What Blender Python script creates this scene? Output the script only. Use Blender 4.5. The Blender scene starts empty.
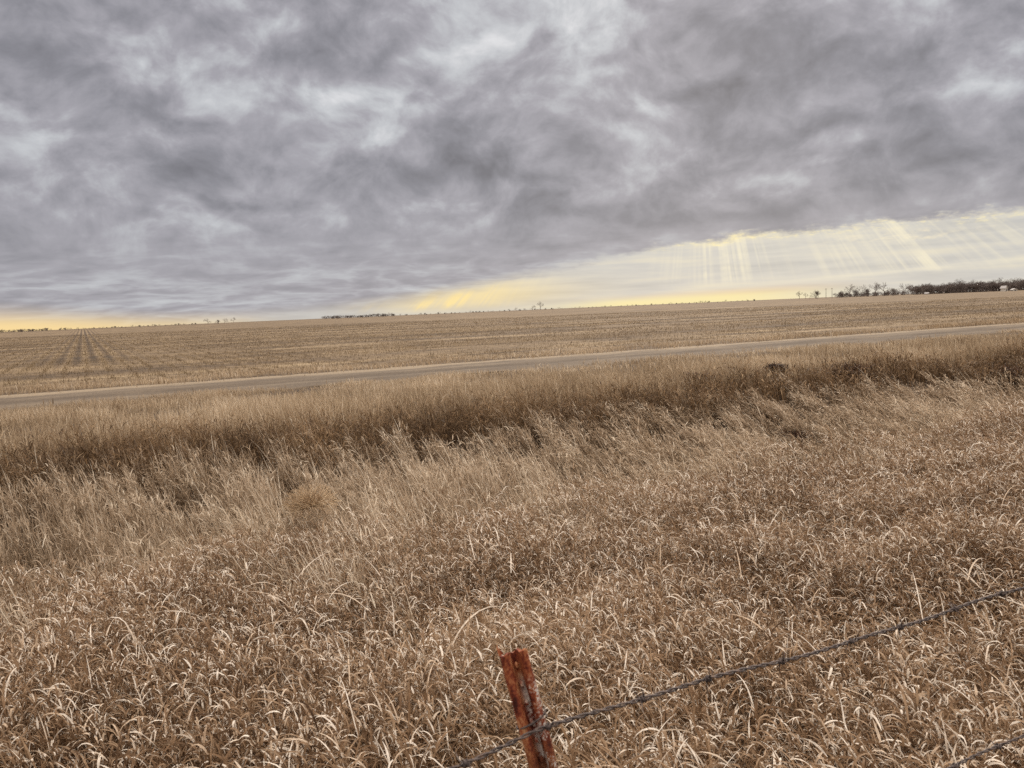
import bpy, bmesh, math, random
import numpy as np
from mathutils import Vector, Matrix
R = math.radians
rng = np.random.default_rng(7)
random.seed(5)
SC = bpy.context.scene
COL = SC.collection

# ------------------------------------------------------------------ camera
EYE = Vector((0, 0, 1.75))
cam = bpy.data.cameras.new("camera")
cam.sensor_width = 36
cam.lens = 36 * 769 / 1024
cam.clip_start = 0.05
cam.clip_end = 20000
cam.dof.use_dof = True
cam.dof.focus_distance = 7.0
cam.dof.aperture_fstop = 12.0
co = bpy.data.objects.new("camera", cam)
COL.objects.link(co)
co.matrix_world = Matrix.Translation(EYE) @ Matrix.Rotation(R(84.5), 4, 'X') @ Matrix.Rotation(R(-2.4), 4, 'Z')
SC.camera = co

# ------------------------------------------------------------------ exposure
SC.view_settings.view_transform = 'Standard'
SC.view_settings.look = 'None'
SC.view_settings.gamma = 1
SC.view_settings.exposure = 0.0
SC.cycles.max_bounces = 5
SC.cycles.diffuse_bounces = 3
SC.cycles.transmission_bounces = 3
SC.cycles.use_denoising = False
SUN_AZ, SUN_EL = 14.0, 20.0

# ------------------------------------------------------------------ node expression helper
class E:
    T = None
    def __init__(s, v): s.v = v
    @staticmethod
    def m(op, *a, clamp=False):
        n = E.T.nodes.new('ShaderNodeMath'); n.operation = op; n.use_clamp = clamp
        for i, x in enumerate(a):
            x = x.v if isinstance(x, E) else x
            if isinstance(x, (int, float)): n.inputs[i].default_value = x
            else: E.T.links.new(x, n.inputs[i])
        return E(n.outputs[0])
    def __add__(a, b): return E.m('ADD', a, b)
    __radd__ = __add__
    def __sub__(a, b): return E.m('SUBTRACT', a, b)
    def __rsub__(a, b): return E.m('SUBTRACT', b, a)
    def __mul__(a, b): return E.m('MULTIPLY', a, b)
    __rmul__ = __mul__
    def __truediv__(a, b): return E.m('DIVIDE', a, b)
    def __rtruediv__(a, b): return E.m('DIVIDE', b, a)
    def __neg__(a): return E.m('MULTIPLY', a, -1.0)
    def clamp(a): return E.m('ADD', a, 0.0, clamp=True)
def smooth(x, lo, hi):
    """0 below lo, 1 above hi"""
    n = E.T.nodes.new('ShaderNodeMapRange'); n.interpolation_type = 'SMOOTHSTEP'
    for i, v in enumerate((x, lo, hi, 0.0, 1.0)):
        v = v.v if isinstance(v, E) else v
        if isinstance(v, (int, float)): n.inputs[i].default_value = v
        else: E.T.links.new(v, n.inputs[i])
    return E(n.outputs[0])
def gauss(x, c, w): 
    t = (x - c) * (1.0 / w)
    return E.m('EXPONENT', -(t * t))
def vec(x, y, z=0.0):
    n = E.T.nodes.new('ShaderNodeCombineXYZ')
    for i, v in enumerate((x, y, z)):
        v = v.v if isinstance(v, E) else v
        if isinstance(v, (int, float)): n.inputs[i].default_value = v
        else: E.T.links.new(v, n.inputs[i])
    return n.outputs[0]
def noise(v, scale, detail=4, rough=0.5, dist=0.0, lac=2.0):
    n = E.T.nodes.new('ShaderNodeTexNoise')
    E.T.links.new(v, n.inputs['Vector'])
    n.inputs['Scale'].default_value = scale; n.inputs['Detail'].default_value = detail
    n.inputs['Roughness'].default_value = rough; n.inputs['Distortion'].default_value = dist
    n.inputs['Lacunarity'].default_value = lac
    return E(n.outputs[0])
def ramp(x, stops):
    n = E.T.nodes.new('ShaderNodeValToRGB')
    E.T.links.new(x.v, n.inputs[0])
    el = n.color_ramp.elements
    while len(el) < len(stops): el.new(0.5)
    for e, (p, c) in zip(el, stops): e.position = p; e.color = (*c, 1)
    return n.outputs[0]
def mixc(f, a, b, mode='MIX'):
    n = E.T.nodes.new('ShaderNodeMix'); n.data_type = 'RGBA'; n.blend_type = mode
    for i, v in ((0, f), (6, a), (7, b)):
        v = v.v if isinstance(v, E) else v
        if isinstance(v, (int, float)): n.inputs[i].default_value = v
        elif isinstance(v, tuple): n.inputs[i].default_value = (*v, 1)
        else: E.T.links.new(v, n.inputs[i])
    return n.outputs[2]
def lin(r, g, b):
    f = lambda c: (c / 255 / 12.92) if c < 10 else ((c / 255 + 0.055) / 1.055) ** 2.4
    return (f(r), f(g), f(b))

# ------------------------------------------------------------------ world: overcast sky with a bright break at the horizon
W = bpy.data.worlds.new("World"); SC.world = W; W.use_nodes = True
T = W.node_tree; T.nodes.clear(); E.T = T
tc = T.nodes.new('ShaderNodeTexCoord')
sp = T.nodes.new('ShaderNodeSeparateXYZ'); T.links.new(tc.outputs['Generated'], sp.inputs[0])
X, Y, Z = (E(sp.outputs[i]) for i in range(3))
az = E.m('ARCTAN2', X, Y) * (180 / math.pi)
el = E.m('ARCSINE', Z) * (180 / math.pi)
Zp = E.m('MAXIMUM', Z, 0.0)
inv = 1.0 / (Zp + 0.15)
px, py = X * inv, Y * inv
P = vec(px, py, 0.0)
# gentle domain warp, then lumpy cloud bases: dark rounded undersides with pale seams between them
w1 = noise(P, 1.3, 2, 0.5) - 0.5
w2 = noise(vec(px + 7.3, py - 3.1, 4.0), 1.3, 2, 0.5) - 0.5
P2 = vec(px + w1 * 0.45, py + w2 * 0.45, 0.0)
nA = noise(P2, 1.2, 8, 0.55)
def lumps(v, sc, det, ro):
    a = E.m('ABSOLUTE', (noise(v, sc, det, ro) - 0.5) * 2.0)     # 0 along the seams
    return a
fa, fe = az * .105, el * .135
nD0 = noise(vec(fa + 3.0, fe, 5.0), 1.0, 2, .5) - .5
nD1 = noise(vec(fa, fe + 9.0, 1.0), 1.0, 2, .5) - .5
VH = vec(fa + nD0 * .5, fe + nD1 * .5, 2.0)
hi = smooth(el, 2.0, 7.5)
nB = noise(P2, 2.8, 9, .55) * (1.0 - hi) + noise(VH, 2.6, 11, .62) * hi
cr = lumps(VH, 1.2, 7, .50)
cr2 = lumps(vec(px + w1 * .3, py + w2 * .3, 5.0), 2.4, 7, .52)
nA = nA * (1.0 - hi) + noise(VH, .85, 6, .5) * hi
seam = smooth(cr, 0.30, 0.0) * hi + smooth(cr2, 0.22, 0.0) * (1.0 - hi)
VL = vec(fa + nD0 * .5, fe + nD1 * .5 + .10, 2.0)
n1a, n1b = noise(VH, 2.3, 7, .52), noise(VL, 2.3, 7, .52)
relief = (n1a - n1b) * hi                 # bright shoulders above dark bases
P3 = vec(px + w1 * .45, py + w2 * .45 - .16, 0.0)
relief = relief + (noise(P2, 2.8, 6, .5) - noise(P3, 2.8, 6, .5)) * (1.0 - hi) * .22
nC = noise(VH, 7.0, 6, .6)
azw = az + w1 * 14.0 + nD0 * 14.0
elw = el + w2 * 7.0 + nD1 * 9.0
br = None
for (a, e, sa, se, amp) in [
    (-11.0, 14.3, 3.6, 1.5, .30), (-8.2, 12.8, 3.0, 1.0, .16), (7.2, 15.6, 4.0, 2.4, .15), (5.5, 19.5, 4, 2, .14), (-23, 18.5, 4, 1.6, .18),
    (-33, 15, 4, 2, .13), (28, 13.5, 5, 1.8, .11), (33, 11.5, 4, 1.3, .14), (-24, 11.5, 4, 1.2, .12),
    (-3, 18, 4, 1.5, .10), (22, 9.5, 5, 1.0, .08), (-31, 9.5, 5, 1, .06), (-18, 16, 3, 1.2, .07), (-6, 20.5, 5, 1.0, .12),
    (-30, 19, 5, 2, -.10), (-17, 9, 6, 1.6, -.16), (-5, 11.6, 5.5, 1.8, -.22), (2, 10.5, 5, 1.5, -.16), (12, 13.2, 5.5, 2.2, -.10),
    (20, 16, 6, 2, -.09), (23, 10.5, 6.5, 1.3, -.14), (4, 6.0, 12, 1.6, -.10), (16, 6.6, 9, 1.3, -.10), (-12, 18.5, 4, 1.3, -.10),
    (-22, 14, 3.5, 1.2, -.12), (31, 8.2, 6, .8, -.11), (-27, 6.5, 8, 1.2, -.06), (28, 18.5, 6, 1.5, -.04)]:
    g = gauss(azw, a, sa) * gauss(elw, e, se) * amp
    br = g if br is None else br + g
fade = smooth(el, 0.5, 9.0)
tone = 0.485 + br * (0.80 + seam * .5) + (seam - .4) * 0.08 + relief * .62 + (nA - 0.5) * (0.38 + 0.32 * fade) + (nB - 0.5) * (0.30 + 0.34 * fade) + (nC - 0.5) * 0.08 * fade - .02
tone = tone + 0.05 * smooth(el, 10.0, 2.0) - 0.02
cloud = ramp(tone.clamp(), [(0.10, lin(120, 119, 125)), (0.30, lin(143, 142, 149)), (0.48, lin(168, 166, 173)),
                            (0.66, lin(198, 200, 204)), (0.88, lin(232, 232, 234))])
# slight warm mauve tint low to the right
cloud = mixc((smooth(az, 0.0, 25.0) * smooth(el, 12.0, 4.0) * 0.35).clamp(), cloud, mixc(1.0, cloud, (1.02, .985, .93), 'MULTIPLY'))
# --- the break below the cloud base
edge = smooth(az, -19.0, 22.0) * 4.7 + smooth(az, -22.0, -36.0) * 1.0 + 0.15
edge = edge + (noise(vec(az * 0.5, el * 2.2, 3.0), 0.55, 6, 0.62) - 0.5) * 1.3 * smooth(az, -18.0, 8.0)
edge = edge + (nB - 0.5) * 1.6 * smooth(az, -8.0, 6.0) + (nA - 0.5) * 1.2 * smooth(az, -8.0, 6.0)
edge = edge + (noise(vec(az * .8, el * 1.6, 13.0), 1.0, 6, .65) - .5) * 1.0 * smooth(az, -4.0, 10.0)
soft = 0.30 + 0.65 * smooth(az, 14.0, -12.0)
gap = smooth(el, edge + soft, edge - soft)
hz = noise(vec(az * 0.10, el * 1.2, 8.0), 1.3, 6, 0.55)
veil = ramp((hz * 1.5 - 0.25 + 0.0).clamp(), [(0.15, lin(184, 184, 185)), (0.5, lin(205, 203, 199)), (0.85, lin(224, 217, 200))])
# rays fanned about the hidden sun
phi = E.m('ARCTAN2', az - SUN_AZ, SUN_EL - el) * (180 / math.pi)
r1 = noise(vec(phi, el * 0.03, 2.0), 0.34, 3, 0.5)
r2 = noise(vec(phi, el * 0.06, 12.0), 1.3, 2, 0.5)
r3 = noise(vec(az * .35, el * .6, 7.0), 1.0, 4, .6)
rays = smooth(r1 * 0.5 + r2 * 0.5, 0.43, 0.66) * (0.35 + 0.65 * smooth(r3, .34, .58))
maskL = gauss(az, -7.0, 4.8) * smooth(el, 0.0, 0.7) * 1.0 * gap
maskR = (gauss(az, 15.5, 3.0) * 1.1 + gauss(az, 28.5, 6.0) * 1.1 + gauss(az, 2.2, 1.0) * .25) * smooth(el, 0.9, 2.0) * gap
veil = mixc((rays * maskR * 0.58 + gauss(az, 22.0, 12.0) * .18).clamp(), veil, lin(252, 242, 212))
glowL = (gauss(az, -4.0, 8.5) * gauss(el, 1.2, 1.1)) * 0.72 
veil = mixc((glowL + rays * maskL * 0.9).clamp(), veil, lin(255, 230, 165))
# bright cream fringe under the cloud edge (right) and low yellow strip
fr = smooth(noise(vec(az * 0.9, el * 3.2, 5.0), 1.0, 7, 0.68), 0.44, 0.68)
d_edge = gauss(el - edge, -0.16, 0.26)
veil = mixc((fr * d_edge * smooth(az, 9.0, 14.0) + gauss(az, 16.5, 3.0) * d_edge * .5).clamp(), veil, lin(255, 240, 190))
d2 = gauss(el - edge, -1.1, 0.45) * gauss(az, 27.0, 5.0)
veil = mixc((fr * d2 * 0.6).clamp(), veil, lin(252, 238, 205))
low = smooth(el, 0.95 + (az - 12.0) * 0.03, 0.15 + (az - 12.0) * 0.03) * smooth(az, 0.0, 9.0) * smooth(az, 27.0, 15.0)
veil = mixc((low * 0.8).clamp(), veil, mixc(smooth(el, 0.9, 0.25), lin(246, 206, 140), lin(255, 238, 170)))
strip = gauss(el, 1.5 + (az - 27.0) * 0.05, 0.16) * smooth(az, 16.0, 25.0) * 0.3 * smooth(hz, .35, .6)
veil = mixc(strip.clamp(), veil, lin(250, 240, 212))
lowL = smooth(az, -14.0, -24.0)
veil = mixc(lowL.clamp(), veil, mixc(smooth(el, 1.3, 0.3), lin(234, 210, 172), lin(253, 222, 160)))
skyc = mixc(gap, cloud, veil)
# pale haze at the very horizon
skyc = mixc((smooth(el, 1.3, 0.0) * 0.35 * smooth(az, -9.0, -14.0) * smooth(az, -20.0, -16.0)).clamp(), skyc, lin(196, 194, 190))
# physical sky seen faintly through the cloud
over = 1.0 + 5.8 * smooth(el, 26.0, 62.0)     # extra sky brightness overhead and behind the viewer, added to light the ground
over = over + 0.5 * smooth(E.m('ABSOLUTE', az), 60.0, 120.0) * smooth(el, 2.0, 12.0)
ns = T.nodes.new('ShaderNodeTexSky'); ns.sky_type = 'NISHITA'; ns.sun_disc = False
ns.sun_elevation = R(SUN_EL); ns.sun_rotation = R(SUN_AZ)
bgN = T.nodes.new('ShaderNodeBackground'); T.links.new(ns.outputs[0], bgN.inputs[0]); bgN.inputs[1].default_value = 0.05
bgC = T.nodes.new('ShaderNodeBackground'); T.links.new(mixc(smooth(el, 24.0, 45.0), skyc, mixc(1.0, skyc, (1.08, 1.0, .87), 'MULTIPLY')), bgC.inputs[0]); T.links.new(over.v, bgC.inputs[1])  # overhead sky tinted warm, added to warm the light on the ground
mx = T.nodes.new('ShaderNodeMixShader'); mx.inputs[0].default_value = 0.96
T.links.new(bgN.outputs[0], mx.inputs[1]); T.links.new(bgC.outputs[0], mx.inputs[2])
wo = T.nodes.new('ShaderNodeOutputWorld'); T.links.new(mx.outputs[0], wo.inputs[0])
W.cycles.sampling_method = 'MANUAL'; W.cycles.sample_map_resolution = 512

sl = bpy.data.lights.new("sun", 'SUN'); sl.energy = 1.5; sl.angle = R(16); sl.color = (1, .93, .82)
so = bpy.data.objects.new("sun", sl); COL.objects.link(so)
sd = Vector((math.sin(R(SUN_AZ)) * math.cos(R(SUN_EL)), math.cos(R(SUN_AZ)) * math.cos(R(SUN_EL)), math.sin(R(SUN_EL))))
so.rotation_euler = sd.to_track_quat('Z', 'Y').to_euler()

# ------------------------------------------------------------------ object helpers
def mat(name):
    m = bpy.data.materials.new(name); m.use_nodes = True
    E.T = m.node_tree; E.T.nodes.clear()
    return m
def out(sh):
    o = E.T.nodes.new('ShaderNodeOutputMaterial'); E.T.links.new(sh, o.inputs[0]); return o
def principled(color, rough=0.85, metallic=0.0, bump=None, bstr=0.3, bdist=0.01):
    n = E.T.nodes.new('ShaderNodeBsdfPrincipled')
    if isinstance(color, tuple): n.inputs['Base Color'].default_value = (*color, 1)
    else: E.T.links.new(color, n.inputs['Base Color'])
    n.inputs['Roughness'].default_value = rough; n.inputs['Metallic'].default_value = metallic
    if 'Specular IOR Level' in n.inputs: n.inputs['Specular IOR Level'].default_value = 0.25
    if bump is not None:
        b = E.T.nodes.new('ShaderNodeBump'); b.inputs['Strength'].default_value = bstr; b.inputs['Distance'].default_value = bdist
        E.T.links.new(bump.v, b.inputs['Height']); E.T.links.new(b.outputs[0], n.inputs['Normal'])
    return n.outputs[0]
def tag(o, label=None, cat=None, group=None, kind=None):
    if label: o['label'] = label
    if cat: o['category'] = cat
    if group: o['group'] = group
    if kind: o['kind'] = kind
    return o
def from_arrays(name, V, F, m, parent=None, attrs=None, smooth_=False):
    """F: (n,k) int array, equal sized faces"""
    me = bpy.data.meshes.new(name)
    V = np.asarray(V, np.float32); F = np.asarray(F, np.int32)
    me.vertices.add(len(V)); me.vertices.foreach_set('co', V.ravel())
    k = F.shape[1]
    me.loops.add(F.size); me.loops.foreach_set('vertex_index', F.ravel())
    me.polygons.add(len(F))
    me.polygons.foreach_set('loop_start', np.arange(0, F.size, k, dtype=np.int32))
    if smooth_: me.polygons.foreach_set('use_smooth', np.ones(len(F), bool))
    for an, av in (attrs or {}).items():
        a = me.attributes.new(an, 'FLOAT', 'POINT'); a.data.foreach_set('value', np.asarray(av, np.float32).ravel())
    me.update(calc_edges=True)
    me.materials.append(m)
    o = bpy.data.objects.new(name, me); COL.objects.link(o)
    if parent: o.parent = parent
    return o
def from_bm(name, bm, m, parent=None):
    me = bpy.data.meshes.new(name); bm.to_mesh(me); bm.free(); me.materials.append(m)
    o = bpy.data.objects.new(name, me); COL.objects.link(o)
    if parent: o.parent = parent
    return o
def empty(name, loc):
    o = bpy.data.objects.new(name, None); o.location = loc; o.empty_display_size = .2; COL.objects.link(o); return o

# ------------------------------------------------------------------ terrain
AZT = R(65.3)                                  # direction of the fence and the track
U = np.array([math.sin(AZT), math.cos(AZT)]); N = np.array([-math.cos(AZT), math.sin(AZT)])
def hash2(ix, iy, s):
    h = (ix.astype(np.int64) * 374761393 + iy.astype(np.int64) * 668265263 + s * 974711) & 0x7fffffff
    h = ((h ^ (h >> 13)) * 1274126177) & 0x7fffffff
    return ((h ^ (h >> 16)) & 0xffff) / 65535.0
def vnoise(x, y, s=0):
    ix, iy = np.floor(x), np.floor(y); fx, fy = x - ix, y - iy
    fx = fx * fx * (3 - 2 * fx); fy = fy * fy * (3 - 2 * fy)
    a = hash2(ix, iy, s); b = hash2(ix + 1, iy, s); c = hash2(ix, iy + 1, s); d = hash2(ix + 1, iy + 1, s)
    return (a * (1 - fx) + b * fx) * (1 - fy) + (c * (1 - fx) + d * fx) * fy
def fbm(x, y, s=0):
    return (vnoise(x, y, s) + .5 * vnoise(x * 2.1, y * 2.1, s + 1) + .25 * vnoise(x * 4.3, y * 4.3, s + 2)) / 1.75
PD = [-60, 0.2, 0.9, 2.0, 4.0, 6.0, 7.5, 9.0, 10.6, 11.6, 13, 20, 24.6, 30, 120, 300, 420, 600, 1000, 3000, 9000]
PZ = [0.1, 0.0, -.22, -.42, -.58, -.74, -.80, -.66, -.24, 0.0, .03, 0.0, 0.02, .0, .25, .75, .9, .3, -.5, -1.7, -6]
def H(x, y):
    x = np.asarray(x, float); y = np.asarray(y, float)
    d = x * N[0] + y * N[1]; u = x * U[0] + y * U[1]
    wob = (fbm(u * .25, d * .25, 3) - .5)
    dd = d + np.where((d > 8) & (d < 13), wob * 1.2, 0)
    z = np.interp(dd, PD, PZ)
    near = np.clip((60 - np.hypot(x, y)) / 40, 0, 1)
    z = z + (fbm(u * .6, d * .6, 9) - .5) * .12 * near * ((d < 19) | (d > 25))
    far = np.clip((np.hypot(x, y) - 80) / 200, 0, 1) * np.clip((1500 - d) / 900, 0, 1)
    z = z + (fbm(x * .004, y * .004, 21) - .5) * .9 * far
    return z
dg = np.concatenate([np.linspace(-40, -4, 10), np.arange(-3, 30, .25), np.geomspace(30, 9000, 110)])
ug = np.concatenate([-np.geomspace(9000, 30, 70), np.arange(-29, 45, .4), np.geomspace(45, 9000, 70)])
GU, GD = np.meshgrid(ug, dg)
gx = GU * U[0] + GD * N[0]; gy = GU * U[1] + GD * N[1]
V = np.stack([gx, gy, H(gx, gy)], -1).reshape(-1, 3)
nu = len(ug); idx = np.arange(len(V)).reshape(GU.shape)
F = np.stack([idx[:-1, :-1], idx[:-1, 1:], idx[1:, 1:], idx[1:, :-1]], -1).reshape(-1, 4)

def pos_du():
    g = E.T.nodes.new('ShaderNodeNewGeometry'); s = E.T.nodes.new('ShaderNodeSeparateXYZ'); E.T.links.new(g.outputs['Position'], s.inputs[0])
    x, y = E(s.outputs[0]), E(s.outputs[1])
    return x, y, x * float(N[0]) + y * float(N[1]), x * float(U[0]) + y * float(U[1]), g.outputs['Position']
ROW = R(-28.9)                                # crop rows run this way
mg = mat('soil_and_stubble')
x, y, d, u, pos = pos_du()
n1 = noise(pos, 0.5, 8, .65); n2 = noise(pos, 9.0, 6, .7)
soil = ramp((n1 * .5 + n2 * .5), [(.3, (.030, .021, .014)), (.55, (.075, .052, .034)), (.75, (.15, .11, .07))])
s = x * math.cos(ROW) - y * math.sin(ROW)      # across the rows
t = x * math.sin(ROW) + y * math.cos(ROW)      # along
wv = noise(vec(s, t, 0), .05, 3, .5) * 6.0
row = E.m('SINE', (s + .19 + wv * .01) * (2 * math.pi / .78)) * .5 + .5
rowf = E.m('SINE', s * (2 * math.pi / 0.76)) * .5 + .5
nf = noise(vec(s * .30, t * .08, 2), 1.0, 8, .68)
nl = noise(vec(u * .022, d * .22, 6), 1.0, 7, .62)
nl2 = noise(vec(u * .12, d * .75, 6), 1.0, 7, .68)
ng = noise(pos, 2.5, 9, .78)
rm = smooth(nf, .35, .6)
lane = (gauss(s, .2, 2.0) + .25 * gauss(s, -9.0, 7.0)) * smooth(t, 36.0, 48.0)                     # the wheel lanes left open between the rows
f = (nf - .5) * .25 + (nl - .5) * .65 + (nl2 - .5) * .55 + (ng - .5) * .55 + .60 + (row - .5) * (.02 + .22 * lane) - lane * .05 - .09
near_bare = smooth(d, 26.0, 45.0)
field = ramp(f.clamp(), [(.30, (.050, .033, .018)), (.44, (.110, .074, .041)), (.56, (.205, .143, .078)), (.74, (.38, .285, .165))])
farc = mixc(smooth(d, 180.0, 900.0), field, (.145, .100, .055))
colr = mixc(smooth(d + (n1 - .5) * 1.5, 24.0, 26.0), soil, farc)
out(principled(colr, .95, bump=ng, bstr=.6, bdist=.06))
ground = from_arrays('ground', V, F, mg, smooth_=True)
tag(ground, kind='structure')

# ------------------------------------------------------------------ dirt track
mt = mat('packed_gravel')
x, y, d, u, pos = pos_du()
n1 = noise(vec(u * .25, d * 1.2, 0), 1.0, 7, .65); n2 = noise(pos, 14.0, 7, .75)
rut = gauss(d + (n1 - .5) * .5, 21.5, .38) + gauss(d + (n1 - .5) * .5, 23.0, .34)
f = (n1 * .55 + n2 * .5 - rut * .06 + smooth(d + (n1 - .5) * 1.6, 22.9, 23.9) * .26).clamp()
c = ramp(f, [(.28, (.065, .048, .032)), (.5, (.130, .098, .066)), (.75, (.26, .20, .13))])
out(principled(c, .95, bump=n2, bstr=.5, bdist=.03))
dt = np.linspace(19.4, 24.9, 34); ut = np.concatenate([-np.geomspace(900, 60, 40), np.arange(-59, 90, .5), np.geomspace(90, 2500, 50)])
TU, TD = np.meshgrid(ut, dt)
TD2 = TD + np.where(np.abs(TD - 22.1) > 2.3, (fbm(TU * .5, TD * 0 + 3, 31) - .5) * 1.1, 0)
tx = TU * U[0] + TD2 * N[0]; ty = TU * U[1] + TD2 * N[1]
prof = .05 + .03 * np.cos((TD - 22.1) / 2.6 * math.pi) - .035 * (np.exp(-((TD - 21.4) / .3) ** 2) + np.exp(-((TD - 23.1) / .3) ** 2)) - .12 * np.clip(np.abs(TD - 22.1) - 2.3, 0, 1) / .45
V = np.stack([tx, ty, H(tx, ty) + prof + (fbm(TU * 2, TD * 2, 5) - .5) * .03], -1).reshape(-1, 3)
idx = np.arange(len(V)).reshape(TU.shape)
F = np.stack([idx[:-1, :-1], idx[:-1, 1:], idx[1:, 1:], idx[1:, :-1]], -1).reshape(-1, 4)
track = from_arrays('dirt_track', V, F, mt, smooth_=True); tag(track, kind='structure')

# ------------------------------------------------------------------ grass
def straw(name, stops, trans=.35, rough=.6, tip=.25):
    m = mat(name)
    a = E.T.nodes.new('ShaderNodeAttribute'); a.attribute_name = 'tone'
    b = E.T.nodes.new('ShaderNodeAttribute'); b.attribute_name = 'along'
    c = ramp(E(a.outputs['Fac']), stops)
    g = E.T.nodes.new('ShaderNodeNewGeometry')
    fine = noise(g.outputs['Position'], 60.0, 3, .6)
    c = mixc(1.0, c, ramp(fine, [(.3, (.72, .70, .68)), (.7, (1.15, 1.13, 1.1))]), 'MULTIPLY')
    p = E.T.nodes.new('ShaderNodeBsdfPrincipled'); E.T.links.new(c, p.inputs['Base Color'])
    p.inputs['Roughness'].default_value = rough; p.inputs['Specular IOR Level'].default_value = .10
    tr = E.T.nodes.new('ShaderNodeBsdfTranslucent'); E.T.links.new(c, tr.inputs[0])
    mx = E.T.nodes.new('ShaderNodeMixShader'); mx.inputs[0].default_value = trans
    E.T.links.new(p.outputs[0], mx.inputs[1]); E.T.links.new(tr.outputs[0], mx.inputs[2])
    out(mx.outputs[0])
    return m
def blades(base, L, w, azm, th0, th1, K, pw=1.4, twist=0.0, side=None):
    """ribbons: base (n,3); bend from th0 to th1 (radians off vertical) along the length, leaning towards azimuth azm"""
    n = len(base)
    s = (np.arange(K + 1) / K)
    th = th0[:, None] + (th1 - th0)[:, None] * s[None] ** pw
    ds = L[:, None] / K
    mid = .5 * (th[:, 1:] + th[:, :-1])
    hr = np.concatenate([np.zeros((n, 1)), np.cumsum(np.sin(mid) * ds, 1)], 1)
    vz = np.concatenate([np.zeros((n, 1)), np.cumsum(np.cos(mid) * ds, 1)], 1)
    dx, dy = np.sin(azm)[:, None], np.cos(azm)[:, None]
    if side is None: side = np.zeros(n)
    bow = side[:, None] * s[None] ** 2 * L[:, None]
    px = base[:, 0:1] + hr * dx + bow * dy; py = base[:, 1:2] + hr * dy - bow * dx; pz = base[:, 2:3] + vz
    wp = np.minimum(1, .55 + 1.8 * s) * np.clip(1.02 - s ** 2.2, .03, 1)
    hw = .5 * w[:, None] * wp[None]
    tw = (np.zeros(n) if np.isscalar(twist) else twist)[:, None] * s[None]
    # side vector = horizontal perpendicular, rolled a little about the ribbon
    nx, ny = dy * np.cos(tw), -dx * np.cos(tw)
    sxn = np.cos(th) * np.sin(tw)
    sx = nx + dx * sxn; sy = ny + dy * sxn; sz = -np.sin(th) * np.sin(tw)
    A = np.stack([px - sx * hw, py - sy * hw, pz - sz * hw], -1)
    B = np.stack([px + sx * hw, py + sy * hw, pz + sz * hw], -1)
    V = np.stack([A, B], 2).reshape(-1, 3)          # n,(K+1),2,3
    i0 = (np.arange(n) * (K + 1) * 2)[:, None] + (np.arange(K) * 2)[None]
    F = np.stack([i0, i0 + 1, i0 + 3, i0 + 2], -1).reshape(-1, 4)
    al = np.broadcast_to(s[None, :, None], (n, K + 1, 2)).ravel()
    return V, F, al
class Bag:
    def __init__(s): s.V = []; s.F = []; s.t = []; s.a = []; s.n = 0
    def add(s, V, F, al, tone):
        k = len(V) // len(tone)
        s.V.append(V.astype(np.float32)); s.F.append(F + s.n); s.n += len(V)
        s.t.append(np.repeat(tone, k)); s.a.append(al)
    def build(s, name, m):
        return from_arrays(name, np.concatenate(s.V), np.concatenate(s.F), m, attrs={'tone': np.clip(np.concatenate(s.t), 0, 1), 'along': np.concatenate(s.a)}, smooth_=True)
def scatter(d0, d1, ymin, ymax, dens, k=.70, pad=1.6):
    """random points between two distances from the fence line, within the wedge the photo can see plus a margin"""
    xm = k * ymax + pad
    n = int(dens * 2 * xm * (ymax - ymin))
    P = np.stack([rng.uniform(-xm, xm, n), rng.uniform(ymin, ymax, n)], 1)
    dd = P @ N
    ok = (np.abs(P[:, 0]) < k * np.maximum(P[:, 1], 0) + pad) & (dd > d0) & (dd < d1)
    return P[ok]
def du(P): return P @ N, P @ U
def on(P, z): return np.column_stack([P, H(P[:, 0], P[:, 1]) + z])
STRAW = [(0.0, (.068, .037, .018)), (.25, (.225, .137, .074)), (.5, (.42, .288, .175)), (.75, (.71, .56, .40)), (1.0, (.95, .86, .72))]
m_straw = straw('dry_grass', STRAW)
SEDGE = [(0.0, (.10, .066, .038)), (.3, (.29, .207, .128)), (.6, (.54, .42, .29)), (1.0, (.88, .78, .61))]
m_sedge = straw('dry_lodged_grass', SEDGE)
RUST = [(0.0, (.085, .052, .028)), (.35, (.235, .150, .080)), (.7, (.44, .305, .175)), (1.0, (.70, .55, .36))]
m_rust = straw('rusty_grass', RUST)
VERGE = [(0.0, (.14, .095, .055)), (.35, (.34, .245, .15)), (.7, (.60, .47, .315)), (1.0, (.86, .74, .56))]
m_verge = straw('pale_verge_grass', VERGE)

lean_az = lambda P: np.full(len(P), R(-75.0))
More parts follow.
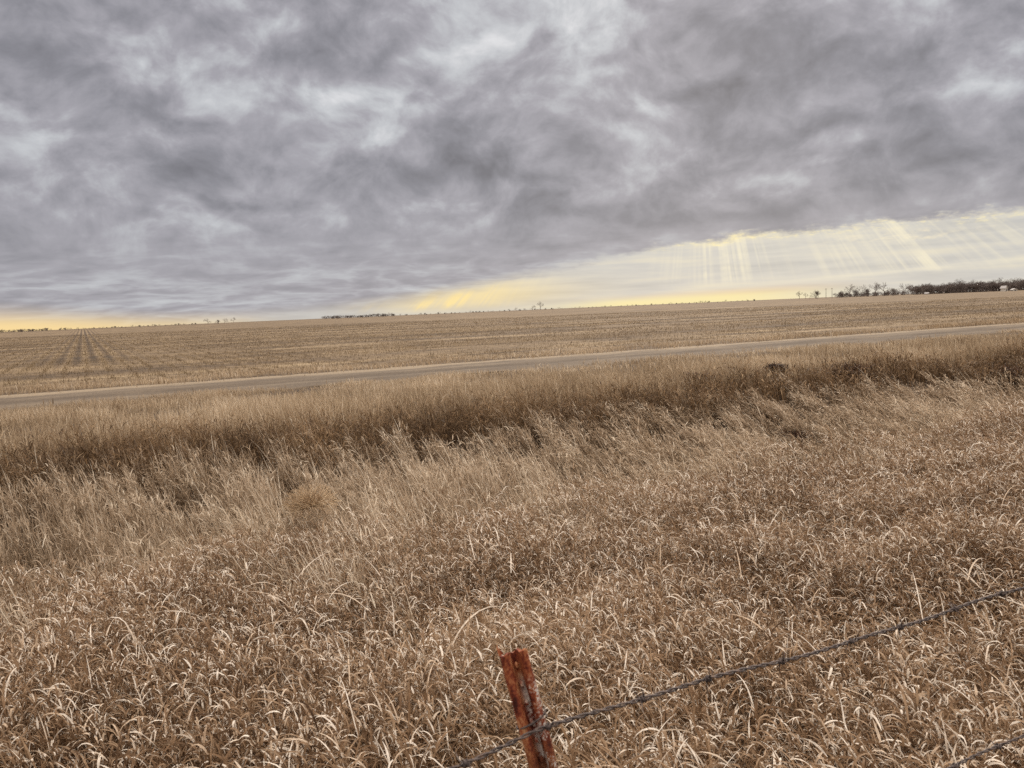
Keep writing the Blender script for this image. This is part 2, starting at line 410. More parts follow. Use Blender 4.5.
# --- foreground: tall leafy grass, curled leaves
fg = Bag()
def leafy(P, hmin, hmax, nleaf, wl, Ll, K, lodge):
    P = P[(P @ N) + rng.normal(0, .95, len(P)) + (fbm(P[:, 0], P[:, 1], 33) - .5) * 1.6 < 6.5]
    n = len(P); d_, u_ = du(P)
    hn = fbm(P[:, 0] * 1.3 + 4, P[:, 1] * 1.3, 40)
    hn2 = fbm(P[:, 0] * .45, P[:, 1] * .45, 47)
    h = hmin + (hmax - hmin) * np.clip((hn - .25) * 1.5 + (hn2 - .5) * .6 + rng.normal(0, .13, n), 0, 1.15)
    la = R(-80) + rng.normal(0, .9, n) * (1 - .5 * lodge) + (fbm(P[:, 0], P[:, 1], 60) - .5) * 3
    lt = np.abs(rng.normal(.10, .09, n)) + lodge * (.50 + .25 * (hn2 - .5))
    base = on(P, -.02)
    tone0 = .23 + .3 * (fbm(P[:, 0] * .8, P[:, 1] * .8, 50) - .4) + rng.normal(0, .07, n)
    # stems
    V, F, al = blades(base, h, np.full(n, wl * .42) * rng.uniform(.7, 1.2, n), la, lt * .6, lt * 1.3, 4, 1.2)
    fg.add(V, F, al, tone0 - .04)
    for j in range(nleaf):
        fr = rng.uniform(.5, 1.0, n) if j > 2 else rng.uniform(.85, 1.0, n)
        hh = h * fr; th = lt * (.6 + .35 * fr)
        b = base + np.column_stack([np.sin(th) * hh * np.sin(la), np.sin(th) * hh * np.cos(la), np.cos(th) * hh])
        az_ = rng.uniform(0, 2 * math.pi, n)
        az_ = np.where(rng.random(n) < .35 + .4 * lodge, R(-70) + rng.normal(0, .7, n), az_)
        L = Ll * rng.lognormal(0, .48, n)
        t0 = rng.uniform(.1, .75, n); t1 = t0 + np.abs(rng.normal(2.0, 1.0, n))
        w = wl * rng.uniform(.55, 1.35, n)
        tone = tone0 + .12 * (fr - .5) + rng.normal(0, .13, n) + np.where(rng.random(n) < .26, rng.uniform(.4, .9, n), 0)  # top-lit highlights put into the tone of random leaves
        V, F, al = blades(b, L, w, az_, t0, t1, K, rng.uniform(.9, 2.0), rng.normal(0, 1.1, n), rng.normal(0, .18, n))
        fg.add(V, F, al, tone)
P = scatter(.25, 4.6, .35, 3.6, 1000)
leafy(P, .58, .94, 8, .0070, .064, 6, 0.0)
P = scatter(.6, 7.4, 3.6, 7.2, 760)
leafy(P, .57, .93, 8, .0072, .058, 5, 0.06)
P = scatter(2.0, 7.6, 7.2, 12.5, 520)
leafy(P, .57, .93, 8, .0085, .060, 4, 0.16)
# long pale leaves lying loosely over the top here and there
P = scatter(.7, 5.5, 1.4, 6.5, 5); n = len(P)
V, F, al = blades(on(P, rng.uniform(.45, .8, n)), rng.uniform(.2, .42, n), rng.uniform(.005, .009, n), rng.uniform(0, 6.28, n), rng.uniform(.5, 1.2, n), rng.uniform(1.5, 2.4, n), 7, 1.3, rng.normal(0, .8, n), rng.normal(0, .1, n))
fg.add(V, F, al, rng.uniform(.75, 1, n))
o = fg.build('tall_dry_grass', m_straw)
tag(o, 'dense curly dry brown grass filling the foreground beside the fence', 'grass', kind='stuff')

# --- middle: long wind-lodged grass in the ditch, feathery heads leaning left
md = Bag()
def lodged(P, K, wst, dens_heads):
    P = P[(P @ N) + rng.normal(0, .9, len(P)) + (fbm(P[:, 0], P[:, 1], 33) - .5) * 1.6 > 5.7]
    P = P[(P @ N) + rng.normal(0, .25, len(P)) + (fbm((P @ U) * .9, P[:, 1] * 0, 36) - .5) * 1.0 < 10.45]
    nb = 13                                    # stalks to a clump
    n0 = len(P); d_, u_ = du(P)
    right = np.clip((u_ + 1) / 9, 0, 1)
    tuft = fbm(u_ * 2.2 + d_ * .8, d_ * 1.3, 70); gapn = fbm(u_ * 3.0 + 9, d_ * 1.1, 75)
    big = fbm(P[:, 0] * .35, P[:, 1] * .35, 77)
    la = R(-72) + (big - .5) * 1.2 + rng.normal(0, .35, n0)
    lt = .20 + .48 * right + .22 * (tuft - .5) + rng.normal(0, .09, n0)
    h = (.60 + .28 * (tuft - .4) + rng.normal(0, .09, n0)) * np.clip(.5 + gapn, .6, 1.1) * np.where(d_ > 9.0, .85, 1)
    tn = .40 + .45 * (tuft - .45) + .3 * (gapn - .5) + rng.normal(0, .10, n0)
    rep = lambda a: np.repeat(a, nb)
    n = n0 * nb
    sp = rng.normal(0, .036, (n, 2)); P = np.repeat(P, nb, 0) + sp
    tuft, gapn, big, la, lt, h, tn = map(rep, (tuft, gapn, big, la, lt, h, tn))
    la = la + rng.normal(0, .22, n); lt = lt + rng.normal(0, .07, n); h = h * rng.uniform(.72, 1.08, n)
    base = on(P, -.02)
    tone = tn + rng.normal(0, .11, n)
    V, F, al = blades(base, h, wst * rng.uniform(.6, 1.3, n), la, lt * .6, lt * 1.35 + .10, K, 1.5, rng.normal(0, .8, n), rng.normal(0, .06, n))
    md.add(V, F, al, tone)
    # pale leader stalks drawn out over each clump
    q = rng.random(n) < .10; m_ = int(q.sum())
    V, F, al = blades(base[q] + np.array([0, 0, .10]), h[q] * rng.uniform(.95, 1.15, m_), wst * rng.uniform(1.1, 1.7, m_), la[q] + rng.normal(0, .15, m_), lt[q] * .8, lt[q] * 1.5 + .15, K, 1.5)
    md.add(V, F, al, tone[q] + rng.uniform(.12, .42, m_))
    # feathery drooping heads and side leaves
    for j in range(3):
        q = rng.random(n) < dens_heads
        fr = rng.uniform(.55, 1.0, q.sum()); hh = h[q] * fr * .95
        th = lt[q] * (.35 + .62 * fr)
        b = base[q] + np.column_stack([np.sin(th) * hh * np.sin(la[q]), np.sin(th) * hh * np.cos(la[q]), np.cos(th) * hh])
        m_ = int(q.sum())
        V, F, al = blades(b, rng.uniform(.06, .15, m_), wst * 1.3 * rng.uniform(.6, 1.3, m_), la[q] + rng.normal(0, 1.1, m_), lt[q] + rng.normal(.2, .35, m_), lt[q] + rng.normal(1.1, .6, m_), 3, 1.0, rng.normal(0, 1, m_))
        md.add(V, F, al, tone[q] + .10 + rng.normal(0, .12, m_))
P = scatter(4.0, 10.9, 3.2, 9.5, 82); lodged(P, 5, .0080, .45)
P = scatter(4.6, 10.9, 9.5, 15, 52); lodged(P, 4, .0105, .45)
P = scatter(5.6, 10.9, 15, 26, 24); lodged(P, 3, .016, .45)
o = md.build('lodged_ditch_grass', m_sedge)
tag(o, 'long grey-beige grass lying over in the wind along the ditch', 'grass', kind='stuff')

# --- rust-brown band on the far bank of the ditch
rb = Bag()
def band(P, K, w):
    d_, u_ = du(P); n = len(P)
    edge_ = (fbm(u_ * .5, d_ * 0, 80) - .5) * 1.0
    c = np.abs(d_ - (10.8 + edge_)); keep = c < .26 + .55 * rng.random(n)
    P = P[keep]; d_ = d_[keep]; u_ = u_[keep]; n = len(P)
    cl = fbm(u_ * 1.1, d_ * 1.1, 83)
    h = .30 + .42 * cl + rng.normal(0, .06, n)
    V, F, al = blades(on(P, -.02), h, w * rng.uniform(.6, 1.4, n), R(-75) + rng.normal(0, 1.0, n), np.abs(rng.normal(.08, .08, n)), rng.normal(.7, .35, n), K, 1.7, rng.normal(0, 1, n))
    tone = .24 + .6 * (cl - .5) + rng.normal(0, .13, n)
    rb.add(V, F, al, tone)
    for j in range(2):
        m_ = n; fr = rng.uniform(.5, .95, n)
        b = on(P, h * fr)
        V, F, al = blades(b, rng.uniform(.07, .16, n), w * 1.2 * rng.uniform(.6, 1.3, n), rng.uniform(0, 6.28, n), rng.uniform(.2, .9, n), rng.uniform(1, 2.2, n), 2, 1.2, rng.normal(0, 1, n))
        rb.add(V, F, al, tone + rng.normal(.02, .14, n))
P = scatter(9.3, 12.6, 4.0, 13, 500); band(P, 4, .011)
P = scatter(9.3, 12.6, 13, 28, 230); band(P, 3, .017)
o = rb.build('rusty_bank_grass', m_rust)
tag(o, 'band of rust brown grass along the far lip of the ditch', 'grass', kind='stuff')

# --- pale verge between the ditch and the track, and the thin strip on the far side of it
vg = Bag()
def verge(P, K, w, hs=1.0, dark=0.0):
    d_, u_ = du(P); n = len(P)
    cl = fbm(u_ * .9, d_ * .9, 90); bg = fbm(u_ * .22, d_ * .3, 93)
    keep = rng.random(n) < np.clip(.35 + 1.6 * (cl - .3), .15, 1)
    P = P[keep]; cl = cl[keep]; bg = bg[keep]; d_ = d_[keep]; n = len(P)
    h = np.maximum(.05, .14 + .30 * cl + .12 * (bg - .5) + np.where(d_ < 13, .10, 0) - np.where((d_ > 15) & (d_ < 20), .042 * (d_ - 15), 0)) * hs * rng.uniform(.6, 1.35, n)
    V, F, al = blades(on(P, -.01), h, w * rng.uniform(.6, 1.4, n), R(-75) + rng.normal(0, 1.3, n), np.abs(rng.normal(.15, .12, n)), rng.normal(.6, .4, n), K, 1.4, rng.normal(0, 1, n))
    vg.add(V, F, al, .50 - dark + .5 * (cl - .5) - .45 * (bg - .5) + rng.normal(0, .16, n))
P = scatter(11.1, 19.9, 6.0, 20, 480); verge(P, 3, .013)
P = scatter(11.1, 19.9, 20, 45, 170); verge(P, 2, .022)
P = scatter(24.6, 26.8, 10, 60, 120); verge(P, 2, .024, .55, -.02)
P = scatter(21.9, 22.5, 10, 60, 30); verge(P, 2, .022, .3, .05)
P = scatter(19.2, 24.9, 10, 60, 70); q = np.abs(P @ N - 22.1) + rng.normal(0, .35, len(P)) + (fbm((P @ U) * .45, P[:, 1] * 0, 98) - .5) * 1.3 > 2.05
verge(P[q], 2, .022, .5, .05)
o = vg.build('verge_grass', m_verge)
tag(o, 'short pale straw grass on the verge beside the dirt track', 'grass', kind='stuff')

# --- stubble standing in rows in the field
sb = Bag()
def stubble(y0, y1, dens, w, h0):
    P = scatter(26.4, 400, y0, y1, dens, k=.72, pad=3)
    s_ = P[:, 0] * math.cos(ROW) - P[:, 1] * math.sin(ROW); t_ = P[:, 0] * math.sin(ROW) + P[:, 1] * math.cos(ROW)
    n = len(P)
    s2 = np.where(rng.random(n) < .4, np.round(s_ / .76) * .76 + rng.normal(0, .07, n), s_)
    P = np.stack([s2 * math.cos(ROW) + t_ * math.sin(ROW), -s2 * math.sin(ROW) + t_ * math.cos(ROW)], 1)
    cl = fbm(P @ U * .06, P @ N * .4, 110); c2 = fbm(P[:, 0] * .6, P[:, 1] * .6, 117)
    keep = rng.random(n) < np.clip((cl - .4) * 3.2 + (c2 - .4) * 1.6 + .30, .04, 1)
    P = P[keep]; cl = cl[keep]; c2 = c2[keep]; n = len(P)
    V, F, al = blades(on(P, -.01), h0 * rng.uniform(.5, 1.3, n), w * rng.uniform(.6, 1.4, n), rng.uniform(0, 6.28, n), rng.uniform(0, .5, n), rng.uniform(.3, 1.4, n), 1)
    sb.add(V, F, al, .40 + .5 * (cl - .5) + .4 * (c2 - .5) + rng.normal(0, .16, n))
stubble(24, 48, 70, .028, .12); stubble(48, 85, 28, .05, .12); stubble(85, 150, 8, .09, .13)
m_stub = straw('stubble_straw', [(0.0, (.075, .050, .028)), (.35, (.17, .120, .068)), (.7, (.34, .25, .145)), (1.0, (.58, .46, .29))], .2)
o = sb.build('field_stubble', m_stub)
tag(o, 'cut crop stubble scattered in rows over the harvested field', 'stubble', kind='stuff')

# ------------------------------------------------------------------ dark dried weeds, each a plant of its own
m_weed = straw('dark_weed', [(0.0, (.016, .007, .004)), (.5, (.065, .030, .016)), (1.0, (.20, .115, .065))], .1)
def weed(P, h, w, label, dens=1.0, pale=0.0):
    root = H(P[0], P[1]) - .02
    B = Bag(); n = int(160 * dens)
    r = rng.uniform(0, w * .5, n) ; a = rng.uniform(0, 6.28, n)
    base = np.column_stack([np.cos(a) * r * .5, np.sin(a) * r * .5, np.zeros(n)])
    hh = h * rng.uniform(.5, 1.05, n)
    B.add(*blades(base, hh, np.full(n, .012), a, rng.uniform(0, .35, n), rng.uniform(.3, 1.0, n), 4), tone=rng.uniform(.1, .6, n) + pale)
    for j in range(4):
        fr = rng.uniform(.3, 1, n); th = .35 * rng.random(n)
        b = base + np.column_stack([np.sin(th) * hh * fr * np.cos(a), np.sin(th) * hh * fr * np.sin(a), np.cos(th) * hh * fr * .9])
        B.add(*blades(b, rng.uniform(.05, .14, n), np.full(n, .016), rng.uniform(0, 6.28, n), rng.uniform(.2, 1.2, n), rng.uniform(.8, 2.2, n), 2), tone=rng.uniform(0, .6, n) + pale)
    o = B.build('dried_weed', m_weed); o.location = (P[0], P[1], root)
    tag(o, label, 'weed', 'dark dried weeds on the ditch bank and verge')
    return o
def at(px_, py_, z):
    """ground-plane point seen at a place in the photo (used only to measure positions)"""
    v = co.matrix_world.to_3x3() @ Vector((px_ - 512, 384 - py_, -769)); t = (z - EYE.z) / v.z
    return np.array([EYE.x + v.x * t, EYE.y + v.y * t])
for (a_, b_, h, w, lab, dn, pl) in [
    (776, 379, .32, .8, 'darkest dried weed clump on the ditch lip below the right half of the track', 3.0, -.05),
    (850, 382, .48, 1.6, 'broad dark brown weed clump on the ditch lip under the distant woodland', 2.6, .1),
    (1008, 372, .45, 1.4, 'dark brown weed clump on the ditch lip at the right edge of the photo', 2.2, .15),
    (700, 392, .40, 1.5, 'low dark weed clump on the ditch lip left of the darkest clump', 2.2, .12),
    (798, 412, .40, .8, 'small dark weed clump in a hollow of the ditch grass', 2.0, .0)]:
    weed(at(a_, b_, 0.0), h, w, lab, dn, pl)

# ------------------------------------------------------------------ tumbleweed caught in the ditch grass
def tube_path(pts, r, sides=3):
    pts = np.asarray(pts); n = len(pts)
    tn = np.gradient(pts, axis=0); tn /= np.linalg.norm(tn, axis=1)[:, None] + 1e-9
    up = np.where(np.abs(tn[:, 2:3]) < .9, np.array([[0, 0, 1.]]), np.array([[1., 0, 0]]))
    s1 = np.cross(tn, up); s1 /= np.linalg.norm(s1, axis=1)[:, None] + 1e-9; s2 = np.cross(tn, s1)
    a = np.arange(sides) / sides * 2 * math.pi
    rr = (r if np.ndim(r) else np.full(n, r))
    V = pts[:, None] + rr[:, None, None] * (np.cos(a)[None, :, None] * s1[:, None] + np.sin(a)[None, :, None] * s2[:, None])
    i = np.arange(n * sides).reshape(n, sides); j = np.roll(i, -1, 1)
    F = np.stack([i[:-1], j[:-1], j[1:], i[1:]], -1).reshape(-1, 4)
    return V.reshape(-1, 3), F
class Tubes:
    def __init__(s): s.V = []; s.F = []; s.n = 0
    def add(s, pts, r, sides=3):
        V, F = tube_path(pts, r, sides); s.V.append(V); s.F.append(F + s.n); s.n += len(V)
    def build(s, name, m, parent=None): return from_arrays(name, np.concatenate(s.V), np.concatenate(s.F), m, parent, smooth_=True)
mtw = mat('tumbleweed_twig')
g = E.T.nodes.new('ShaderNodeNewGeometry')
out(principled(ramp(noise(g.outputs['Position'], 12, 4), [(.3, (.34, .22, .12)), (.7, (.66, .50, .31))]), .8))
tb = Tubes()
for k in range(420):
    th = random.uniform(0, 2 * math.pi); ph = math.acos(random.uniform(-.3, 1))
    dv = np.array([math.sin(ph) * math.cos(th), math.sin(ph) * math.sin(th), math.cos(ph)])
    e = np.cross(dv, rng.normal(size=3)); e /= np.linalg.norm(e)
    rad = random.uniform(.75, 1.0)
    s_ = np.linspace(0, 1, 7)[:, None]
    c0 = random.uniform(0, .5)
    pts = dv * (c0 + (rad - c0) * s_) + e * (.55 * s_ ** 2 * random.uniform(.3, 1.2))
    nrm = np.linalg.norm(pts, axis=1, keepdims=True); pts = pts / np.maximum(nrm, 1)
    tb.add(pts * np.array([.30, .30, .22]), np.linspace(.0028, .0014, 7))
tp = at(311, 503, -.05)
o = tb.build('tumbleweed', mtw); o.location = (tp[0], tp[1], -.08)
tag(o, 'round orange tan tumbleweed caught in the leaning ditch grass', 'tumbleweed')

# ------------------------------------------------------------------ steel post and barbed wire
mr = mat('rusty_painted_steel')
tcn = E.T.nodes.new('ShaderNodeTexCoord'); oc = tcn.outputs['Object']
sx = E.T.nodes.new('ShaderNodeSeparateXYZ'); E.T.links.new(oc, sx.inputs[0])
ox, oy, oz = (E(sx.outputs[i]) for i in range(3))
na = noise(vec(ox, oy, oz * .35), 90.0, 7, .65); nb = noise(oc, 260.0, 5, .7); nc = noise(vec(ox, oy, oz * .5), 30.0, 5, .6)
rust = ramp((na * .6 + nb * .4), [(.38, (.05, .011, .007)), (.46, (.16, .030, .014)), (.53, (.31, .085, .030)), (.62, (.50, .26, .12))])
low_ = smooth(oz, -.10, -.20)
rust = mixc((low_ * .75).clamp(), rust, ramp(na, [(.35, (.050, .022, .010)), (.65, (.24, .13, .05))]))
chip = smooth(nc * .35 + nb * .4 + na * .35, .545, .59) * smooth(ox, -.005, .004) * smooth(oz, -.03, -.06)
colr = mixc(chip.clamp(), rust, (.62, .56, .48))
out(principled(colr, .62, 0.0, bump=na * .6 + nb * .4, bstr=.5, bdist=.0015))
mw = mat('weathered_wire')
g = E.T.nodes.new('ShaderNodeNewGeometry')
wn = noise(g.outputs['Position'], 120, 4)
out(principled(ramp(wn, [(.35, (.05, .038, .034)), (.6, (.12, .092, .078)), (.75, (.19, .12, .08))]), .55, .35, bump=wn, bstr=.3, bdist=.001))

def post():
    r = empty('fence_post', (0.33, .93, -.30))
    top = Vector((-0.013, .935, 1.322))
    ax = (top - Vector(r.location))
    L = ax.length; zax = ax.normalized()
    xax = Vector((1, .12, 0)); xax = (xax - zax * xax.dot(zax)).normalized(); yax = zax.cross(xax)
    M = Matrix((xax, yax, zax)).transposed().to_4x4()
    M.translation = ax
    # rolled channel: two round-lipped flanges and a deep groove (x across, y away from the eye)
    prof = [(-.0165, .004), (-.0185, -.001), (-.0175, -.0060), (-.0135, -.0080), (-.0085, -.0068), (-.0055, -.001), (-.0040, .0070), (0.0, .0095),
            (.0040, .0070), (.0055, -.001), (.0080, -.0068), (.0125, -.0080), (.0165, -.0060), (.0178, -.001), (.0160, .004)]
    th = .0032
    inner = prof
    outer = []
    for i, (a, b) in enumerate(prof):
        p0 = prof[max(i - 1, 0)]; p1 = prof[min(i + 1, len(prof) - 1)]
        t = Vector((p1[0] - p0[0], p1[1] - p0[1])).normalized(); outer.append((a - t.y * th, b + t.x * th))
    ring = inner + outer[::-1]
    bm = bmesh.new(); rows = []
    zs = [0.0, -.003] + list(np.arange(-.012, -L - .3, -.012)) 
    for k, z in enumerate(zs):
        row = []
        for i, (a, b) in enumerate(ring):
            j = i if i < len(inner) else len(ring) - 1 - i
            zz = z
            if k < 2: zz += .0012 * math.sin(j * 1.7) - .00045 * (abs(j - 3.2) if j < 7 else abs(j - 10.8)) ** 2
            wv = .0004 * math.sin(z * 90 + i)
            row.append(bm.verts.new((a * (1 - .02 * (k == 0)) + wv, b + wv, zz)))
        rows.append(row)
    m = len(ring)
    for a_, b_ in zip(rows[:-1], rows[1:]):
        for i in range(m): bm.faces.new((a_[i], a_[(i + 1) % m], b_[(i + 1) % m], b_[i]))
    n_ = len(inner)
    for rr in (rows[0],):
        for i in range(n_ - 1): bm.faces.new((rr[i], rr[m - 1 - i], rr[m - 2 - i], rr[i + 1]))
    # torn corner standing up at the back left
    c = [bm.verts.new(p) for p in ((-.0195, .0045, -.004), (-.0125, .0070, -.004), (-.0185, .0065, .0105), (-.0190, .0075, -.004))]
    bm.faces.new((c[0], c[1], c[2])); bm.faces.new((c[1], c[3], c[2])); bm.faces.new((c[3], c[0], c[2]))
    bmesh.ops.recalc_face_normals(bm, faces=bm.faces)
    o = from_bm('steel_channel', bm, mr, r); o.matrix_local = M
    for p in o.data.polygons: p.use_smooth = False
    # studs down the groove that keep wires in place
    bm = bmesh.new()
    for k in range(26):
        z = -.022 - k * .026
        mt_ = Matrix.Translation((0.0, .0055, z)) @ Matrix.Diagonal((.0032, .0042, .0048, 1))
        bmesh.ops.create_icosphere(bm, subdivisions=1, radius=1, matrix=mt_)
    st = from_bm('wire_studs', bm, mr, r); st.matrix_local = M
    tag(r, 'leaning rusty red steel fence post with worn paint and a torn top', 'fence post')
    return r, r.matrix_world, M
proot, _, PM = post()
A = np.array([0.012, .905, 1.238])
def wire(zc, label, y_off=0.0):
    tw = Tubes()
    u3 = np.array([U[0], U[1], 0]); n3 = np.array([N[0], N[1], 0])
    s_ = np.arange(-3.2, 5.0, .004)
    sag = -.010 * np.cos((s_ - 1.0) * 1.05) + .012 + .0025 * np.sin(s_ * 9) + .0015 * np.sin(s_ * 23 + 1)
    sag -= sag[np.argmin(np.abs(s_))]
    sag = sag - np.where(s_ < 0, .026 * (1 - np.exp(s_ / .18)), 0) - .006
    cen = np.array([A[0], A[1], zc]) + s_[:, None] * u3 + sag[:, None] * np.array([0, 0, 1.]) + (y_off + .002 * np.sin(s_ * 7))[:, None] * n3
    for k in (0, 1):
        a = s_ * 2 * math.pi / .040 + k * math.pi
        off = .0017 * (np.cos(a)[:, None] * n3 + np.sin(a)[:, None] * np.array([0, 0, 1.]))
        tw.add(cen + off, .00138, 6)
    o = tw.build('barbed_wire', mw)
    tag(o, label, 'wire', 'barbed wires on the leaning post')
    proto = None
    for q in np.arange(-3.1, 4.9, .125):
        q += random.uniform(-.015, .015)
        b = Tubes(); aa = np.linspace(0, 4 * math.pi, 22)
        ctr = np.array([np.interp(q, s_, cen[:, i]) for i in range(3)])
        if proto is None:
            coil = np.stack([(aa / (4 * math.pi) - .5) * .008, .0042 * np.cos(aa), .0042 * np.sin(aa)], 1)
            e1 = np.array([[-.005, .017, .004]]); e2 = np.array([[.005, .012, -.013]])
            b.add(np.concatenate([e1, coil, e2]), np.concatenate([[.0004], np.full(22, .0011), [.0004]]), 5)
            c2 = np.stack([(aa / (4 * math.pi) - .5) * .007, .0038 * np.sin(aa), .0038 * np.cos(aa)], 1)
            b.add(np.concatenate([np.array([[-.006, -.008, .016]]), c2, np.array([[.006, -.010, -.014]])]), np.concatenate([[.0004], np.full(22, .0011), [.0004]]), 5)
            bo = proto = b.build('barb', mw, o)
        else:
            bo = proto.copy(); COL.objects.link(bo); bo.parent = o
        bo.location = ctr; bo.rotation_euler = (random.uniform(0, 6.28), 0, math.atan2(U[1], U[0]))
        bo.rotation_mode = 'ZYX'
    return o
wire(1.238, 'upper barbed wire crossing in front of the leaning rusty post')
wire(.962, 'lower barbed wire showing only in the bottom right corner')
# tie wire round the post
ct = Tubes(); aa = np.linspace(-.3, math.pi * 2 + .3, 36)
ct.add(np.stack([.0205 * np.cos(aa), .002 + .0125 * np.sin(aa), -.100 + .004 * np.cos(aa) + .0012 * aa], 1), .0013, 6)
cl = ct.build('tie_wire', mw, proot); cl.matrix_local = PM

# ------------------------------------------------------------------ far trees
mb = mat('bare_bark')
g = E.T.nodes.new('ShaderNodeNewGeometry')
out(principled(ramp(noise(g.outputs['Position'], .6, 4), [(.3, (.11, .088, .076)), (.7, (.19, .15, .125))]), .95))
def limbs(t, p, dv, L, r, depth, spread, twig):
    n = 4; pts = [np.array(p)]; dcur = np.array(dv, float)
    for i in range(n):
        dcur = dcur + rng.normal(0, .13, 3); dcur[2] += .04; dcur /= np.linalg.norm(dcur)
        pts.append(pts[-1] + dcur * L / n)
    (t if depth < 2 else twig).add(np.array(pts), np.linspace(r, r * .55, n + 1), 4 if depth < 2 else 3)
    if depth >= 5: return
    for k in range(3 if depth < 4 else 4):
        e = np.cross(dcur, rng.normal(size=3)); e /= np.linalg.norm(e)
        a = random.uniform(.35, .8) * spread
        nd = dcur * math.cos(a) + e * math.sin(a)
        limbs(t, pts[-1 - (k % 2)], nd, L * random.uniform(.62, .84), r * .60, depth + 1, spread, twig)
def make_tree(h, spread, loc, label, group=None, multi=1):
    root = empty('bare_tree', loc)
    tr, tw = Tubes(), Tubes()
    for k in range(multi):
        lean = rng.normal(0, .12 + .25 * (multi > 1), 3); lean[2] = 1; lean /= np.linalg.norm(lean)
        limbs(tr, (random.uniform(-.6, .6) * (multi > 1), random.uniform(-.6, .6) * (multi > 1), -.3), lean, h * .30, h * .028, 0, spread, tw)
    tr.build('trunk', mb, root); tw.build('crown', mb, root)
    tag(root, label, 'tree', group)
    return root
def dup(r, loc, rz, s, label, group):
    c = r.copy(); COL.objects.link(c); c.location = loc; c.rotation_euler = (0, 0, rz); c.scale = s; c['label'] = label; c['group'] = group
    for ch in list(r.children):
        k = ch.copy(); COL.objects.link(k); k.parent = c
    return c
def azp(px_, dist):
    v = co.matrix_world.to_3x3() @ Vector((px_ - 512, 384 - (331 - .041 * px_), -769)); v.z = 0; v.normalize()
    x_, y_ = v.x * dist, v.y * dist
    return (x_, y_, float(H(x_, y_)) - .2)
GT = 'bare trees on the horizon'
t1 = make_tree(10, 1.0, azp(849, 560), 'small bare tree at the left end of the scrub row left of the woodland', GT)
t2 = make_tree(10.5, 1.15, azp(905, 560), 'tall bare round crowned tree just left of the dense woodland', GT)
t3 = make_tree(7, 1.3, azp(817, 560), 'low dark bushy tree standing alone left of the two poles', GT, 4)
k = 0.9
for src, px_, dist, s, lab in [
    (t1, 799, 620, .62, 'tiny bare tree furthest left of the trees by the two poles'),
    (t1, 806, 640, .5, 'tiny thin tree between the furthest left tree and the low bush'),
    (t3, 842, 580, .75, 'low bush at the left foot of the scrub row'),
    (t3, 854, 585, .85, 'second bush from the left in the scrub row'),
    (t2, 860, 570, .9, 'bare tree rising from the left part of the scrub row'),
    (t3, 868, 565, .9, 'bushy tree in the middle of the scrub row'),
    (t1, 876, 560, .95, 'slim bare tree right of the middle of the scrub row'),
    (t2, 884, 555, 1.0, 'wide bare tree near the right end of the scrub row'),
    (t3, 893, 560, .8, 'low bush closing the right end of the scrub row'),
    (t2, 532, 1300, 1.05, 'left of two lone bare trees against the yellow horizon glow'),
    (t1, 541, 1250, 1.45, 'right of two lone bare trees against the yellow horizon glow'),
    (t2, 517, 1350, .75, 'faint bare tree at the left of the middle horizon'),
    (t2, 208, 1200, 1.0, 'leftmost of four round bare trees on the left horizon'),
    (t3, 218, 1220, 1.0, 'second from the left of four round bare trees on the left horizon'),
    (t2, 224, 1220, .9, 'third from the left of four round bare trees on the left horizon'),
    (t1, 233, 1210, .9, 'rightmost of four round bare trees on the left horizon')]:
    q = azp(px_, dist)
    dup(src, q, random.uniform(0, 6.28), (s * random.uniform(.95, 1.2), s * random.uniform(.95, 1.2), s * 1.12), lab, GT)
# far-off woods that read as one mass each
def wood(name, px0, px1, dist, h, n, label, depth=40, hv=.25, sink=0.0):
    V_, F_, c = [], [], 0
    src = []
    for t_ in (t1, t2, t3):
        vs, fs, off = [], [], 0
        for ch in t_.children:
            me = ch.data; a = np.empty(len(me.vertices) * 3); me.vertices.foreach_get('co', a)
            f_ = np.empty(len(me.loops), int); me.loops.foreach_get('vertex_index', f_)
            vs.append(a.reshape(-1, 3)); fs.append(f_.reshape(-1, 4) + off); off += len(me.vertices)
        src.append((np.concatenate(vs), np.concatenate(fs)))
    for i in range(n):
        p_ = px0 + (px1 - px0) * (i + rng.uniform(-.8, .8)) / n
        x_, y_, z_ = azp(p_, dist + rng.uniform(0, depth)); k_ = int(rng.integers(0, 3)); Vs, Fs = src[k_]
        s_ = h / (9 if k_ < 2 else 7) * (1 + rng.normal(0, hv)); a = rng.uniform(0, 6.28)
        s_ = max(s_, .25 * h / 9)
        R2 = np.array([[math.cos(a), -math.sin(a), 0], [math.sin(a), math.cos(a), 0], [0, 0, 1]])
        V_.append((Vs * s_ * np.array([1.3, 1.3, 1])) @ R2.T + np.array([x_, y_, z_ - sink])); F_.append(Fs + c); c += len(Vs)
    o = from_arrays(name, np.concatenate(V_), np.concatenate(F_), mb)
    tag(o, label, 'woodland', kind='stuff'); return o
wood('distant_woodland', 912, 1050, 560, 6.8, 190, 'dense dark leafless woodland along the right horizon', 60, .14)
wood('distant_thicket', 836, 912, 575, 3.0, 80, 'low thin leafless thicket at the foot of the scrub row trees', 30, .25)
wood('distant_shelterbelt', 322, 395, 1500, 6.0, 90, 'low dark line of trees on the horizon left of the middle', 60, .2)
wood('distant_hedge', -10, 50, 1500, 5.0, 60, 'low dark hedge line on the horizon at the left edge', 60, .2)
wood('distant_scrub', 60, 200, 1500, 3.2, 60, 'thin broken scrub line on the left horizon', 60, .4)
wood('distant_brush', 395, 760, 1500, 3.0, 110, 'thin broken brush line on the middle horizon', 60, .4)

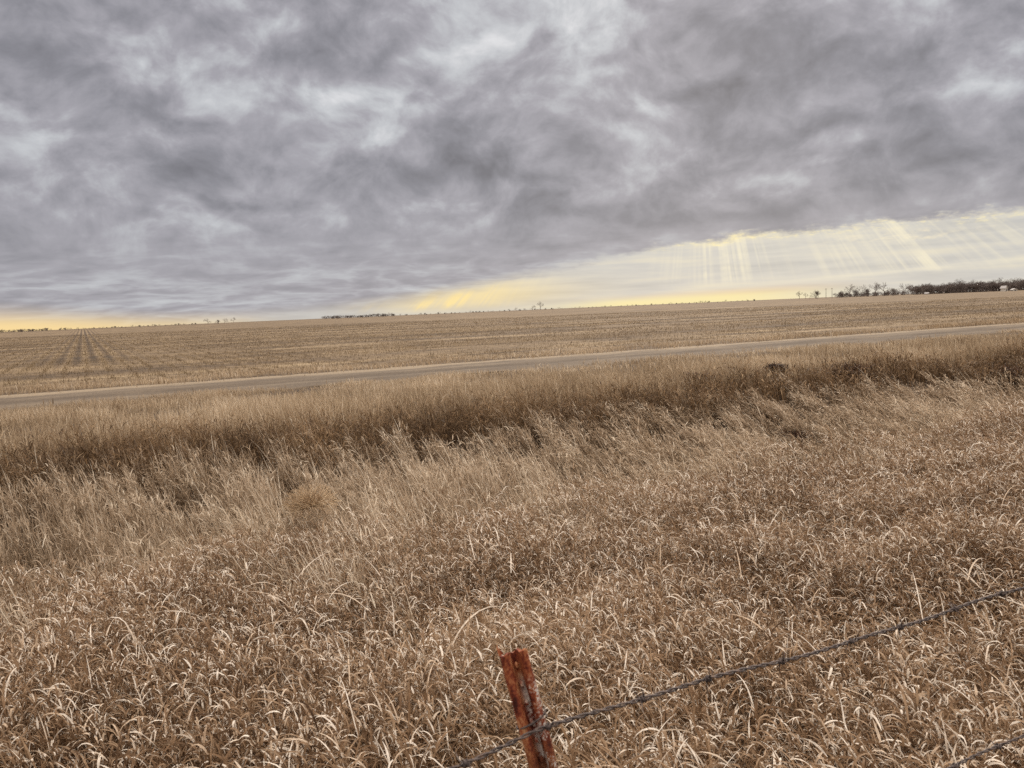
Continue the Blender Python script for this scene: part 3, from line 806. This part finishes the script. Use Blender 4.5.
# ------------------------------------------------------------------ farm buildings and poles far away
mwall = mat('pale_siding'); out(principled((.62, .58, .50), .8))
mroof = mat('grey_roof'); out(principled((.45, .42, .38), .7))
mdoor = mat('dark_opening'); out(principled((.05, .045, .04), .7))
mpole = mat('grey_timber'); out(principled((.09, .075, .06), .9))
def box(bm, x0, x1, y0, y1, z0, z1):
    v = [bm.verts.new(p) for p in ((x0, y0, z0), (x1, y0, z0), (x1, y1, z0), (x0, y1, z0), (x0, y0, z1), (x1, y0, z1), (x1, y1, z1), (x0, y1, z1))]
    for f_ in ((0, 3, 2, 1), (4, 5, 6, 7), (0, 1, 5, 4), (1, 2, 6, 5), (2, 3, 7, 6), (3, 0, 4, 7)): bm.faces.new([v[i] for i in f_])
def shed(px_, dist, w, dp, h, rh, label, rz):
    r = empty('farm_shed', azp(px_, dist)); r.rotation_euler = (0, 0, rz)
    bm = bmesh.new(); box(bm, -w / 2, w / 2, -dp / 2, dp / 2, -.5, h)
    for s_ in (-1, 1):
        a = [bm.verts.new(p) for p in ((-w / 2 * 1, s_ * dp / 2, h), (w / 2, s_ * dp / 2, h), (0, s_ * dp / 2, h + rh))]; bm.faces.new(a if s_ < 0 else a[::-1])
    from_bm('wall', bm, mwall, r)
    bm = bmesh.new(); o_ = .35
    for s_ in (-1, 1):
        q = [(s_ * (w / 2 + o_), -dp / 2 - o_, h - o_ * rh / (w / 2)), (s_ * (w / 2 + o_), dp / 2 + o_, h - o_ * rh / (w / 2)), (0, dp / 2 + o_, h + rh), (0, -dp / 2 - o_, h + rh)]
        lo = [bm.verts.new((a, b, c + .02)) for a, b, c in q]; hi = [bm.verts.new((a, b, c + .17)) for a, b, c in q]
        bm.faces.new(lo); bm.faces.new(hi[::-1])
        for i in range(4): bm.faces.new((lo[i], hi[i], hi[(i + 1) % 4], lo[(i + 1) % 4]))
    bmesh.ops.recalc_face_normals(bm, faces=bm.faces)
    from_bm('roof', bm, mroof, r)
    bm = bmesh.new(); box(bm, -w * .18, w * .18, -dp / 2 - .06, -dp / 2 + .02, 0, h * .75); from_bm('door', bm, mdoor, r)
    tag(r, label, 'shed', 'pale farm buildings in front of the woodland'); return r
shed(1004, 520, 1.6, 3, 2.2, 1.0, 'taller pale farm shed in front of the woodland at far right', .3)
shed(1014, 515, 2.2, 3, 1.0, .5, 'smaller pale farm shed nearest the right edge of the photo', -.2)
shed(927, 530, 1.2, 2, .9, .4, 'tiny pale shed at the left end of the woodland', .5)
def pole(px_, dist, label):
    r = empty('utility_pole', azp(px_, dist)); t = Tubes(); t.add(np.array([[0, 0, -.5], [0, 0, 3.5], [0, 0, 7.2]]), np.array([.17, .14, .10]), 8); t.build('shaft', mpole, r)
    bm = bmesh.new(); box(bm, -.8, .8, -.06, .06, 6.5, 6.65); from_bm('crossarm', bm, mpole, r)
    tag(r, label, 'utility pole', 'utility poles on the right horizon')
pole(826, 600, 'left one of two thin utility poles between the lone bush and the scrub row')
pole(832, 600, 'right one of two thin utility poles between the lone bush and the scrub row')
